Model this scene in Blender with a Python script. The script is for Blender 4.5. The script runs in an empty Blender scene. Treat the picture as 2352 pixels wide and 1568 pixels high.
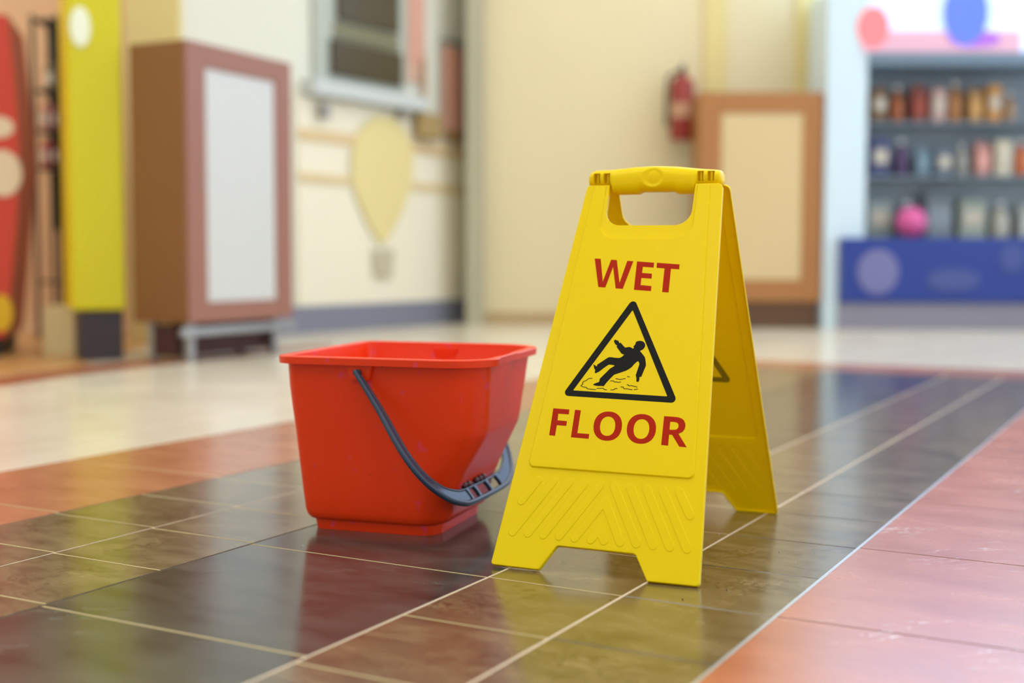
import bpy, bmesh, math, random
import numpy as np
from mathutils import Vector, Matrix
from mathutils.geometry import delaunay_2d_cdt

C = bpy.context.scene.collection
scn = bpy.context.scene

# ------------------------------------------------------------------ camera
F, PITCH, ROLL, YAW, HC = 2896.45, 0.0642, -0.0016, -0.5020, 0.43
def cam_matrix():
    c, s = math.cos, math.sin
    fwd = np.array([0, c(PITCH), -s(PITCH)]); right = np.array([1, 0, 0]); down = np.array([0, -s(PITCH), -c(PITCH)])
    r2 = c(ROLL)*right + s(ROLL)*down; d2 = -s(ROLL)*right + c(ROLL)*down
    Y = np.array([[c(YAW), -s(YAW), 0], [s(YAW), c(YAW), 0], [0, 0, 1]])
    return np.stack([r2, d2, fwd]) @ Y
M = cam_matrix()
CP = np.array([0, 0, HC])
cam = bpy.data.cameras.new('camera')
cam.sensor_width = 36.0; cam.lens = 36.0*F/2352.0
cam.clip_start = 0.02; cam.clip_end = 60
camo = bpy.data.objects.new('camera', cam); C.objects.link(camo)
mw = Matrix(((M[0][0], -M[1][0], -M[2][0], 0), (M[0][1], -M[1][1], -M[2][1], 0), (M[0][2], -M[1][2], -M[2][2], HC), (0, 0, 0, 1)))
camo.matrix_world = mw
cam.dof.use_dof = True
cam.dof.focus_distance = 1.79
cam.dof.aperture_fstop = 1.75
scn.camera = camo

# ------------------------------------------------------------------ world, exposure
scn.view_settings.view_transform = 'Standard'
scn.view_settings.look = 'None'
scn.view_settings.gamma = 1.0
scn.view_settings.use_curve_mapping = False
scn.view_settings.exposure = 0.10
W = bpy.data.worlds.new('daylight'); scn.world = W; W.use_nodes = True
W.node_tree.nodes['Background'].inputs[0].default_value = (0.92, 0.97, 1.0, 1)
W.node_tree.nodes['Background'].inputs[1].default_value = 0.75
PANEL_STRENGTH = 7.0

# ------------------------------------------------------------------ measuring helpers
FW = np.array([-math.sin(0.5020), math.cos(0.5020), 0.0])     # the direction the hall runs away in
RT = np.array([FW[1], -FW[0], 0.0])
def ray(x, y): return M.T @ np.array([x-1176, y-784, F])
def onplane(x, y, P0, n):
    d = ray(x, y); n = np.array(n, float)
    return CP + d*(((np.array(P0, float)-CP) @ n)/(d @ n))
def onfloor(x, y, z=0.0): return onplane(x, y, (0, 0, z), (0, 0, 1))
def at(x, y, D): return onplane(x, y, FW*D, FW)
def hall(X, D, z): return RT*X + FW*D + np.array([0, 0, z])
def XD(x, y, D):
    p = at(x, y, D); return float(p @ RT), float(p[2])

# ------------------------------------------------------------------ materials
def lin(c):
    return tuple((v/255/12.92 if v/255 <= 0.04045 else ((v/255+0.055)/1.055)**2.4) for v in c)
def mat(name, rgb, rough=0.5, spec=0.5, metal=0.0, emit=0.0, coat=0.0, noise=0.0, nscale=8.0, sss=0.0, transl=0.0):
    m = bpy.data.materials.new(name); m.use_nodes = True
    nt = m.node_tree; b = nt.nodes['Principled BSDF']
    col = lin(rgb)+(1,)
    b.inputs['Base Color'].default_value = col
    b.inputs['Roughness'].default_value = rough
    b.inputs['Specular IOR Level'].default_value = spec
    b.inputs['Metallic'].default_value = metal
    b.inputs['Coat Weight'].default_value = coat
    if emit:
        b.inputs['Emission Color'].default_value = col
        b.inputs['Emission Strength'].default_value = emit
    if noise:
        tc = nt.nodes.new('ShaderNodeTexCoord'); n = nt.nodes.new('ShaderNodeTexNoise')
        n.inputs['Scale'].default_value = nscale; n.inputs['Detail'].default_value = 5
        mx = nt.nodes.new('ShaderNodeMix'); mx.data_type = 'RGBA'
        mx.inputs[6].default_value = tuple(v*(1-noise) for v in col[:3])+(1,)
        mx.inputs[7].default_value = tuple(min(1, v*(1+noise)) for v in col[:3])+(1,)
        nt.links.new(tc.outputs['Object'], n.inputs['Vector'])
        nt.links.new(n.outputs['Fac'], mx.inputs[0]); nt.links.new(mx.outputs[2], b.inputs['Base Color'])
    if transl:
        t = nt.nodes.new('ShaderNodeBsdfTranslucent'); t.inputs['Color'].default_value = col
        ms = nt.nodes.new('ShaderNodeMixShader'); ms.inputs[0].default_value = transl
        out = nt.nodes['Material Output']
        nt.links.new(b.outputs[0], ms.inputs[1]); nt.links.new(t.outputs[0], ms.inputs[2]); nt.links.new(ms.outputs[0], out.inputs[0])
    return m

def tile_mat(name, dark, light, rough=0.16, scale=9.0, stretch=2.2, vein=None, vein_amt=0.0, vscale=5.0, vdark=None, bump=0.05, spec=0.5, rvar=0.08, wax=0.0):
    """stone tile: cloudy base, thin broken veins or scuffs, uneven polish, small shift from tile to tile"""
    m = bpy.data.materials.new(name); m.use_nodes = True
    nt = m.node_tree; N = nt.nodes; L = nt.links; b = N['Principled BSDF']
    tc = N.new('ShaderNodeTexCoord'); mp = N.new('ShaderNodeMapping')
    mp.inputs['Scale'].default_value = (1.0, stretch, 1.0); mp.inputs['Rotation'].default_value = (0, 0, 0.5)
    L.new(tc.outputs['Object'], mp.inputs[0])
    n1 = N.new('ShaderNodeTexNoise'); n1.inputs['Scale'].default_value = scale; n1.inputs['Detail'].default_value = 9; n1.inputs['Roughness'].default_value = 0.62; n1.inputs['Distortion'].default_value = 0.15
    L.new(mp.outputs[0], n1.inputs['Vector'])
    r1 = N.new('ShaderNodeValToRGB'); r1.color_ramp.elements[0].position = 0.3; r1.color_ramp.elements[1].position = 0.72
    r1.color_ramp.elements[0].color = lin(dark)+(1,); r1.color_ramp.elements[1].color = lin(light)+(1,)
    L.new(n1.outputs['Fac'], r1.inputs[0])
    col = r1.outputs[0]
    at_ = N.new('ShaderNodeAttribute'); at_.attribute_name = 'tone'
    hs = N.new('ShaderNodeHueSaturation'); L.new(col, hs.inputs['Color']); L.new(at_.outputs['Fac'], hs.inputs['Value']); col = hs.outputs[0]
    if vein is not None:
        n2 = N.new('ShaderNodeTexNoise'); n2.inputs['Scale'].default_value = vscale; n2.inputs['Detail'].default_value = 7; n2.inputs['Roughness'].default_value = 0.65; n2.inputs['Distortion'].default_value = 0.3
        ma = N.new('ShaderNodeMapping'); ma.inputs['Rotation'].default_value = (0, 0, -0.62); L.new(tc.outputs['Object'], ma.inputs[0])
        mb = N.new('ShaderNodeMapping'); mb.inputs['Scale'].default_value = (0.55, 2.4, 1); L.new(ma.outputs[0], mb.inputs[0])
        L.new(mb.outputs[0], n2.inputs['Vector'])
        s = N.new('ShaderNodeMath'); s.operation = 'SUBTRACT'; s.inputs[1].default_value = 0.5; L.new(n2.outputs['Fac'], s.inputs[0])
        a = N.new('ShaderNodeMath'); a.operation = 'ABSOLUTE'; L.new(s.outputs[0], a.inputs[0])
        r2 = N.new('ShaderNodeMapRange'); r2.inputs[1].default_value = 0.0; r2.inputs[2].default_value = 0.005; r2.inputs[3].default_value = 1.0; r2.inputs[4].default_value = 0.0
        L.new(a.outputs[0], r2.inputs[0])
        n3 = N.new('ShaderNodeTexNoise'); n3.inputs['Scale'].default_value = vscale*1.1; n3.inputs['Detail'].default_value = 3
        L.new(tc.outputs['Object'], n3.inputs['Vector'])
        r3 = N.new('ShaderNodeMapRange'); r3.inputs[1].default_value = 0.52; r3.inputs[2].default_value = 0.62; r3.inputs[3].default_value = 0; r3.inputs[4].default_value = 1
        L.new(n3.outputs['Fac'], r3.inputs[0])
        mu = N.new('ShaderNodeMath'); mu.operation = 'MULTIPLY'; L.new(r2.outputs[0], mu.inputs[0]); L.new(r3.outputs[0], mu.inputs[1])
        mu2 = N.new('ShaderNodeMath'); mu2.operation = 'MULTIPLY'; mu2.inputs[1].default_value = vein_amt; L.new(mu.outputs[0], mu2.inputs[0])
        mx = N.new('ShaderNodeMix'); mx.data_type = 'RGBA'; L.new(mu2.outputs[0], mx.inputs[0]); L.new(col, mx.inputs[6]); mx.inputs[7].default_value = lin(vein)+(1,)
        col = mx.outputs[2]
    if vdark is not None:
        n4 = N.new('ShaderNodeTexNoise'); n4.inputs['Scale'].default_value = 34; n4.inputs['Detail'].default_value = 6; n4.inputs['Distortion'].default_value = 1.4
        L.new(tc.outputs['Object'], n4.inputs['Vector'])
        s = N.new('ShaderNodeMath'); s.operation = 'SUBTRACT'; s.inputs[1].default_value = 0.52; L.new(n4.outputs['Fac'], s.inputs[0])
        a = N.new('ShaderNodeMath'); a.operation = 'ABSOLUTE'; L.new(s.outputs[0], a.inputs[0])
        r4 = N.new('ShaderNodeMapRange'); r4.inputs[2].default_value = 0.045; r4.inputs[3].default_value = 0.8; r4.inputs[4].default_value = 0.0; L.new(a.outputs[0], r4.inputs[0])
        n5 = N.new('ShaderNodeTexNoise'); n5.inputs['Scale'].default_value = 7; L.new(tc.outputs['Object'], n5.inputs['Vector'])
        r5 = N.new('ShaderNodeMapRange'); r5.inputs[1].default_value = 0.40; r5.inputs[2].default_value = 0.58; L.new(n5.outputs['Fac'], r5.inputs[0])
        mu = N.new('ShaderNodeMath'); mu.operation = 'MULTIPLY'; L.new(r4.outputs[0], mu.inputs[0]); L.new(r5.outputs[0], mu.inputs[1])
        mx = N.new('ShaderNodeMix'); mx.data_type = 'RGBA'; L.new(mu.outputs[0], mx.inputs[0]); L.new(col, mx.inputs[6]); mx.inputs[7].default_value = lin(vdark)+(1,)
        col = mx.outputs[2]
    L.new(col, b.inputs['Base Color'])
    rr = N.new('ShaderNodeMapRange'); rr.inputs[3].default_value = rough-rvar/2; rr.inputs[4].default_value = rough+rvar
    L.new(n1.outputs['Fac'], rr.inputs[0]); L.new(rr.outputs[0], b.inputs['Roughness'])
    b.inputs['Specular IOR Level'].default_value = spec
    b.inputs['Coat Weight'].default_value = wax; b.inputs['Coat Roughness'].default_value = rough*.9
    bp = N.new('ShaderNodeBump'); bp.inputs['Strength'].default_value = bump; bp.inputs['Distance'].default_value = 0.002
    L.new(n1.outputs['Fac'], bp.inputs['Height']); L.new(bp.outputs[0], b.inputs['Normal'])
    return m

YELLOW = mat('yellow_plastic', (255, 226, 0), rough=0.30, spec=0.2, noise=0.015, nscale=30, transl=0.2)
YRED = mat('red_print', (176, 34, 0), rough=0.5, spec=0.12)
YBLACK = mat('black_print', (26, 26, 23), rough=0.5, spec=0.12, noise=0.25, nscale=300)
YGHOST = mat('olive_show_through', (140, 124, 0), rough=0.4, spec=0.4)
NAVY = mat('blue_grey_plastic', (44, 60, 80), rough=0.33, spec=0.45)
PLUM = mat('plum_rubber', (70, 28, 42), rough=0.4)

def bucket_mat():
    m = mat('red_plastic', (238, 58, 0), rough=0.36, spec=0.38)
    nt = m.node_tree; N = nt.nodes; L = nt.links; b = N['Principled BSDF']
    tc = N.new('ShaderNodeTexCoord')
    n = N.new('ShaderNodeTexNoise'); n.inputs['Scale'].default_value = 26; n.inputs['Detail'].default_value = 4
    mp = N.new('ShaderNodeMapping'); mp.inputs['Scale'].default_value = (1.7, 1.7, 1.2)
    L.new(tc.outputs['Object'], mp.inputs[0]); L.new(mp.outputs[0], n.inputs['Vector'])
    r = N.new('ShaderNodeMapRange'); r.inputs[1].default_value = 0.655; r.inputs[2].default_value = 0.70; L.new(n.outputs['Fac'], r.inputs[0])
    mx = N.new('ShaderNodeMix'); mx.data_type = 'RGBA'; mx.inputs[6].default_value = lin((238, 58, 0))+(1,); mx.inputs[7].default_value = lin((232, 60, 84))+(1,)
    L.new(r.outputs[0], mx.inputs[0])
    n2 = N.new('ShaderNodeTexNoise'); n2.inputs['Scale'].default_value = 150; n2.inputs['Detail'].default_value = 2; L.new(tc.outputs['Object'], n2.inputs['Vector'])
    r2 = N.new('ShaderNodeMapRange'); r2.inputs[1].default_value = 0.74; r2.inputs[2].default_value = 0.80; r2.inputs[4].default_value = 0.6; L.new(n2.outputs['Fac'], r2.inputs[0])
    mx2 = N.new('ShaderNodeMix'); mx2.data_type = 'RGBA'; L.new(r2.outputs[0], mx2.inputs[0]); L.new(mx.outputs[2], mx2.inputs[6]); mx2.inputs[7].default_value = lin((90, 30, 24))+(1,)
    L.new(mx2.outputs[2], b.inputs['Base Color'])
    return m
BUCKET = bucket_mat()

# ------------------------------------------------------------------ object helpers
def tag(o, label=None, cat=None, group=None, kind=None):
    if label: o['label'] = label
    if cat: o['category'] = cat
    if group: o['group'] = group
    if kind: o['kind'] = kind
    return o
def thing(name, label, cat, loc=(0, 0, 0), rz=0.0, group=None):
    o = bpy.data.objects.new(name, None); C.objects.link(o)
    o.location = loc; o.rotation_euler = (0, 0, rz); o.empty_display_size = 0.05
    return tag(o, label, cat, group)
def obj(name, bm, mats, parent=None, smooth=None):
    me = bpy.data.meshes.new(name)
    bmesh.ops.recalc_face_normals(bm, faces=bm.faces) if smooth != 'keep' else None
    bm.to_mesh(me); bm.free()
    for m in (mats if isinstance(mats, (list, tuple)) else [mats]): me.materials.append(m)
    o = bpy.data.objects.new(name, me); C.objects.link(o)
    if parent: o.parent = parent
    return o
def shade(o, ang=35):
    me = o.data
    me.polygons.foreach_set('use_smooth', [True]*len(me.polygons))
    bm = bmesh.new(); bm.from_mesh(me)
    a = math.radians(ang)
    for e in bm.edges:
        if len(e.link_faces) == 2 and e.calc_face_angle(0) > a: e.smooth = False
    bm.to_mesh(me); bm.free()
    return o
def bx(bm, lo, hi, mi=0, bevel=0.0):
    v = [bm.verts.new((x, y, z)) for x in (lo[0], hi[0]) for y in (lo[1], hi[1]) for z in (lo[2], hi[2])]
    fs = [bm.faces.new([v[i] for i in q]) for q in ((0, 1, 3, 2), (4, 6, 7, 5), (0, 4, 5, 1), (2, 3, 7, 6), (0, 2, 6, 4), (1, 5, 7, 3))]
    for f in fs: f.material_index = mi
    if bevel:
        es = list({e for f in fs for e in f.edges})
        bmesh.ops.bevel(bm, geom=es, offset=bevel, segments=2, affect='EDGES', profile=0.5)
    return fs
def box(name, lo, hi, m, parent=None, bevel=0.004):
    bm = bmesh.new(); bx(bm, lo, hi, 0, bevel)
    return obj(name, bm, m, parent)
def tube(bm, pts, r, n=10, caps=True, closed=False):
    pts = [Vector(p) for p in pts]; rings = []
    rs = r if isinstance(r, (list, tuple)) else [r]*len(pts)
    up = None
    for i, p in enumerate(pts):
        a = pts[i-1] if i else p; b = pts[i+1] if i < len(pts)-1 else p
        t = (b-a).normalized()
        if up is None: up = t.orthogonal().normalized()
        up = (up - t*up.dot(t)).normalized(); s = t.cross(up)
        rings.append([bm.verts.new(p + (up*math.cos(2*math.pi*k/n) + s*math.sin(2*math.pi*k/n))*rs[i]) for k in range(n)])
    for i in range(len(rings)-1):
        for k in range(n):
            bm.faces.new((rings[i][k], rings[i][(k+1) % n], rings[i+1][(k+1) % n], rings[i+1][k]))
    if caps:
        bm.faces.new(rings[0][::-1]); bm.faces.new(rings[-1])
def lathe(bm, prof, n=24, cx=0, cy=0):
    rings = [[bm.verts.new((cx+r*math.cos(2*math.pi*k/n), cy+r*math.sin(2*math.pi*k/n), z)) for k in range(n)] for r, z in prof]
    for i in range(len(rings)-1):
        for k in range(n): bm.faces.new((rings[i][k], rings[i][(k+1) % n], rings[i+1][(k+1) % n], rings[i+1][k]))
    bm.faces.new(rings[0][::-1]); bm.faces.new(rings[-1])
def area2(p): return sum(p[i][0]*p[(i+1) % len(p)][1]-p[(i+1) % len(p)][0]*p[i][1] for i in range(len(p)))
def ccw(p): return list(p) if area2(p) > 0 else list(p)[::-1]
def fillet(pts, r, n=6):
    out = []; k = len(pts); rs = r if isinstance(r, (list, tuple)) else [r]*k
    for i in range(k):
        p = Vector(pts[i]); a = Vector(pts[i-1])-p; b = Vector(pts[(i+1) % k])-p
        la, lb = a.length, b.length; a.normalize(); b.normalize()
        ang = a.angle(b, math.pi)
        if rs[i] <= 0 or ang > 3.05: out.append(tuple(p)); continue
        d = min(rs[i]/math.tan(ang/2), la*0.48, lb*0.48); rr = d*math.tan(ang/2)
        c = p + (a+b).normalized()*(rr/math.sin(ang/2))
        p1 = p+a*d; p2 = p+b*d
        a1 = math.atan2(p1.y-c.y, p1.x-c.x); a2 = math.atan2(p2.y-c.y, p2.x-c.x)
        da = (a2-a1+math.pi) % (2*math.pi)-math.pi
        for j in range(n+1): out.append((c.x+rr*math.cos(a1+da*j/n), c.y+rr*math.sin(a1+da*j/n)))
    return out
def offset(poly, d):
    """inward for d>0, poly counter-clockwise"""
    out = []; k = len(poly)
    for i in range(k):
        p0 = Vector(poly[i-1]); p = Vector(poly[i]); p1 = Vector(poly[(i+1) % k])
        e0 = (p-p0).normalized(); e1 = (p1-p).normalized()
        n0 = Vector((-e0.y, e0.x)); n1 = Vector((-e1.y, e1.x)); m = n0+n1
        if m.length < 1e-6: m = n0
        m.normalize(); out.append(tuple(p+m*(d/max(0.4, m.dot(n0)))))
    return out
def inside(p, poly):
    x, y = p; r = False; j = len(poly)-1
    for i in range(len(poly)):
        xi, yi = poly[i]; xj, yj = poly[j]
        if (yi > y) != (yj > y) and x < (xj-xi)*(y-yi)/(yj-yi)+xi: r = not r
        j = i
    return r
def stroke(line, r, n=8):
    """outline of a round-ended stroke along 2 or 3 points"""
    L = [Vector(p) for p in line]
    def arc(c, a0, a1): return [(c.x+r*math.cos(a0+(a1-a0)*i/n), c.y+r*math.sin(a0+(a1-a0)*i/n)) for i in range(n+1)]
    if len(L) == 2:
        d = (L[1]-L[0]); a = math.atan2(d.y, d.x)
        return ccw(arc(L[0], a+math.pi/2, a+1.5*math.pi)+arc(L[1], a-math.pi/2, a+math.pi/2))
    A, P, B = L
    d1 = (P-A).normalized(); d2 = (B-P).normalized()
    a1 = math.atan2(d1.y, d1.x); a2 = math.atan2(d2.y, d2.x)
    # A lower left, P apex, B lower right: outside of the bend is on the left-hand side of the walk
    o = arc(A, a1+1.5*math.pi, a1+math.pi/2)
    o += arc(P, a1+math.pi/2, a2+math.pi/2)
    o += arc(B, a2+math.pi/2, a2-math.pi/2)
    n1 = Vector((d1.y, -d1.x)); n2 = Vector((d2.y, -d2.x)); m = (n1+n2).normalized()
    o.append(tuple(P+m*(r/m.dot(n1))))
    return ccw(o)
def flat(bm, outer, holes, T, mi=0, flip=False):
    """fill a 2-D outline with holes, T maps (s, t) to 3-D"""
    loops = [ccw(outer)]+[ccw(h) for h in holes]
    vs = []; es = []
    for l in loops:
        b = len(vs); vs += [Vector(p) for p in l]; es += [(b+i, b+(i+1) % len(l)) for i in range(len(l))]
    ov, oe, of = delaunay_2d_cdt(vs, es, [], 0, 1e-6)[:3]
    bv = [bm.verts.new(T(v.x, v.y)) for v in ov]
    for f in of:
        c = (sum(ov[i].x for i in f)/3, sum(ov[i].y for i in f)/3)
        if inside(c, loops[0]) and not any(inside(c, h) for h in loops[1:]):
            ff = bm.faces.new([bv[i] for i in (f[::-1] if flip else f)]); ff.material_index = mi
def relief(bm, loops, keep, T, flip=False):
    """loops: (points, height); one triangulated sheet whose heights follow the loops"""
    vs = []; es = []; hz = []
    for l, z in loops:
        b = len(vs); vs += [Vector(p) for p in l]; hz += [z]*len(l); es += [(b+i, b+(i+1) % len(l)) for i in range(len(l))]
    r = delaunay_2d_cdt(vs, es, [], 0, 1e-7)
    ov, oe, of, orig = r[0], r[1], r[2], r[3]
    bv = []
    for i, v in enumerate(ov):
        z = hz[orig[i][0]] if orig[i] else 0.0
        bv.append(bm.verts.new(T(v.x, v.y, z)))
    for f in of:
        c = (sum(ov[i].x for i in f)/3, sum(ov[i].y for i in f)/3)
        if keep(c): bm.faces.new([bv[i] for i in (f[::-1] if flip else f)])
    for v in [v for v in bm.verts if not v.link_faces]: bm.verts.remove(v)

# ================================================================== FLOOR
U = 0.43
uA = [-2.134, -1.700, -1.470, -1.257, -0.8415, -0.6424, -0.4433]
FAR0, FAR1 = 4.93, 5.30
def make_floor():
    rnd = random.Random(4)
    mats = [
        tile_mat('cream_tile', (214, 205, 182), (228, 220, 200), rough=0.20, scale=3, stretch=1, bump=0.02, rvar=0.05),
        tile_mat('terracotta_tile', (160, 102, 70), (184, 126, 92), rough=0.20, scale=6, vein=(232, 190, 160), vein_amt=0.4, vscale=4, bump=0.04),
        tile_mat('olive_slate_tile', (72, 66, 48), (136, 124, 92), rough=0.17, scale=11, vdark=(40, 32, 22), bump=0.02, spec=.9, wax=.15),
        tile_mat('charcoal_slate_tile', (42, 46, 42), (82, 84, 78), rough=0.15, scale=8, vein=(150, 170, 165), vein_amt=0.45, vscale=3.2, bump=0.05, wax=.1),
        tile_mat('umber_slate_tile', (78, 68, 48), (132, 115, 82), rough=0.19, scale=11, vdark=(40, 30, 20), bump=0.02, spec=.9, wax=.15),
        tile_mat('veined_terracotta_tile', (168, 94, 62), (194, 116, 80), rough=0.24, scale=5, vein=(250, 244, 240), vein_amt=1.0, vscale=2.4, bump=0.015, spec=.9, wax=.1),
        mat('dark_grout', (66, 54, 46), rough=0.8), mat('sand_grout', (206, 188, 136), rough=0.6),
        mat('pale_grout', (206, 190, 166), rough=0.6, noise=0.15, nscale=60), mat('steel_trim', (196, 204, 210), rough=0.3, metal=0.6),
        mat('ochre_tile', (196, 150, 92), rough=0.3, noise=0.06), mat('brick_strip', (150, 82, 52), rough=0.35)]
    bm = bmesh.new(); tone = bm.faces.layers.float.new('tone')
    def quad(x0, y0, x1, y1, z, mi, tn=1.0):
        f = bm.faces.new([bm.verts.new(p) for p in ((x0, y0, z), (x1, y0, z), (x1, y1, z), (x0, y1, z))]); f.material_index = mi; f[tone] = tn
    def tile(x0, y0, x1, y1, mi, g=0.0010, b=0.0012, var=0.05):
        t = 1+rnd.uniform(-var, var)
        x0 += g; y0 += g; x1 -= g; y1 -= g
        if x1-x0 < 4*b or y1-y0 < 4*b: return
        lo = [bm.verts.new(p) for p in ((x0, y0, -b), (x1, y0, -b), (x1, y1, -b), (x0, y1, -b))]
        hi = [bm.verts.new(p) for p in ((x0+b, y0+b, 0), (x1-b, y0+b, 0), (x1-b, y1-b, 0), (x0+b, y1-b, 0))]
        fs = [bm.faces.new(hi)]+[bm.faces.new((lo[i], lo[(i+1) % 4], hi[(i+1) % 4], hi[i])) for i in range(4)]
        for f in fs: f.material_index = mi; f[tone] = t
    def band(u0, u1, v0, pitch, vmin, vmax, mi, grout, g=0.0010, var=0.05, sw=0.0013):
        quad(u0, vmin, u1, vmax, -0.0011, grout)
        k0 = int(math.floor((vmin-v0)/pitch))-1
        v = v0+k0*pitch
        while v < vmax:
            a, b_ = max(v, vmin), min(v+pitch, vmax)
            if b_-a > 0.01: tile(u0, a, u1, b_, mi, g, var=var)
            if sw and a > vmin: quad(u0+.002, a-sw, u1-.002, a+sw, 0.0001, grout)
            v += pitch
    V0 = -1.2
    band(uA[0], uA[1], 3.475*U, 0.94*U, V0, FAR1, 1, 7)
    band(uA[1], uA[2], 2.985*U, 0.466*U, V0, FAR0, 2, 7, 0.0012)
    band(uA[2], uA[3], 2.975*U, 0.459*U, V0, FAR0, 2, 7, 0.0012)
    band(uA[3], uA[4], 2.495*U, 0.915*U, V0, FAR0, 3, 7, 0.0014)
    band(uA[4], uA[5], 2.928*U, 0.4850*U, V0, FAR0, 4, 7, 0.0010)
    band(uA[5], uA[6], 2.932*U, 0.4845*U, V0, FAR0, 4, 6, 0.0010, sw=.0009)
    for j in range(5):
        u0 = uA[6]+0.415*j
        band(u0, u0+0.415, 3.425*U, 0.972*U, V0, FAR1, 5, 6, 0.0009, var=0.03, sw=.0009)
    # far terracotta border
    quad(uA[1], FAR0, uA[6], FAR1, -0.0011, 7)
    u = uA[1]
    while u < uA[6]-0.01:
        tile(u, FAR0, min(u+0.42, uA[6]), FAR1, 1); u += 0.42
    # grout lines along the bands, metal trim by the right-hand terracotta
    for uu, w, mi in ((uA[1], .0011, 6), (uA[2], .0013, 8), (uA[3], .0016, 6), (uA[4], .0021, 8), (uA[5], .0022, 8), (uA[6], .0024, 9)):
        quad(uu-w, V0, uu+w, FAR0, 0.00012, mi)
    # cream field round it
    def field(x0, y0, x1, y1, s=0.42):
        quad(x0, y0, x1, y1, -0.0011, 7)
        x = x0
        while x < x1-0.01:
            y = y0
            while y < y1-0.01:
                tile(x, y, min(x+s, x1), min(y+s, y1), 0, 0.0008, var=0.015); y += s
            x += s
    field(-9.5, V0, uA[0], FAR1)
    field(-9.5, FAR1, 5.0, 15.0, 0.84)
    bm.faces.ensure_lookup_table()
    # ochre flooring and brick strip at the foot of the stands on the left
    def poly(pts, z, mi):
        f = bm.faces.new([bm.verts.new((p[0], p[1], z)) for p in pts]); f.material_index = mi; f[tone] = 1.0
    s = [(-120, 899), (0, 888), (180, 861), (344, 842), (631, 812), (760, 800)]
    s2 = [(-120, 878), (0, 866), (180, 842), (344, 826), (631, 800), (760, 790)]
    for i in range(len(s)-1):
        poly([onfloor(*s[i]), onfloor(*s[i+1]), onfloor(*s2[i+1]), onfloor(*s2[i])], 0.0003, 11)
    far = [onfloor(-120, 878), onfloor(180, 842), hall(-1.9, 7.5, 0), hall(-4.6, 7.5, 0)]
    poly(far, 0.0002, 10)
    me = bpy.data.meshes.new('floor'); bm.to_mesh(me); bm.free()
    for m in mats: me.materials.append(m)
    o = bpy.data.objects.new('floor', me); C.objects.link(o); o['kind'] = 'structure'
    # tone layer onto an attribute the shader reads: faces -> float attribute already named 'tone'
make_floor()

# ================================================================== WET FLOOR SIGN
D_ = 0.537
UY, UZ = 0.4163, 0.9092
def front_T(s, t, z=0.0): s, t, z = s/1000, t/1000, z/1000; return Vector((s, -D_/2+t*UY-z*UZ, t*UZ+z*UY))
def rear_T(s, t, z=0.0): s, t, z = (s+2)/1000, t/1000, z/1000; return Vector((s, D_/2-t*UY+z*UZ, t*UZ+z*UY))
OUT = [(-97.8, 597.5), (-152.6, 1.2), (-79.5, 0.4), (-57.8, 36.1), (54.6, 34.8), (75.6, -0.3), (147.8, -0.3), (114.2, 596.9),
       (71.9, 597.0), (71.8, 528.3), (-59.5, 528.9), (-61.3, 597.5)]
OUTR = [6, 4.5, 4, 6, 6, 4, 5, 9, 0, 24, 24, 0]
CEN = [(-86.1, 594), (-119.9, 144.8), (124.6, 143.4), (96.1, 594), (75.7, 594), (76.6, 506), (-65.8, 507.2), (-65.3, 594)]
CENR = [0, 9, 9, 0, 0, 26, 26, 0]
BARS = [[(-101.5, 126.9), (-121.2, 95.3)], [(-78.2, 126.9), (-126.9, 49.8)], [(-55.1, 126.6), (-103.7, 49.9)], [(-31.8, 127), (-80.3, 49.6)],
        [(-8.3, 126.6), (-57.1, 49.6)], [(-33.8, 49.3), (1.7, 104.8), (31.7, 48.9)], [(-10.6, 49), (0.9, 65.5), (8.6, 49.1)],
        [(12.3, 126.2), (55, 49)], [(35.6, 126.3), (78.2, 48.9)], [(58.8, 126.2), (101.5, 48.6)], [(82, 125.8), (125, 48.2)], [(105.2, 125.2), (123.9, 93.6)]]
def panel_mesh(T, flip):
    bm = bmesh.new()
    o = ccw(fillet(OUT, OUTR, 8)); c = ccw(fillet(CEN, CENR, 8))
    loops = [(o, -6.5), (offset(o, .45), -1.2), (offset(o, 1.0), -0.35), (offset(o, 1.8), 0.0)]
    loops += [(c, 0.0), (offset(c, .5), 0.5), (offset(c, 1.1), 2.0), (offset(c, 1.7), 2.7), (offset(c, 2.6), 3.0)]
    for b in BARS:
        loops += [(stroke(b, 6.3), 0.0), (stroke(b, 5.95), 0.6), (stroke(b, 5.5), 0.75)]
    relief(bm, loops, lambda p: inside(p, o), T, flip)
    return bm
sign = thing('wet_floor_sign', 'yellow plastic folding wet floor sign standing open on the slate tiles', 'caution sign', (-0.7445, 1.8005, 0.0029), math.radians(6.12))
for nm, T, fl in (('front_panel', front_T, False), ('rear_panel', rear_T, True)):
    p = obj(nm, panel_mesh(T, fl), YELLOW, sign, smooth='keep')
    md = p.modifiers.new('thickness', 'SOLIDIFY'); md.thickness = 0.0021; md.offset = -1; md.use_even_offset = False
    shade(p, 50)
    wn = p.modifiers.new('normals', 'WEIGHTED_NORMAL'); wn.keep_sharp = True; wn.weight = 80
    if nm == 'front_panel': front = p
    else: rear = p
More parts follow.
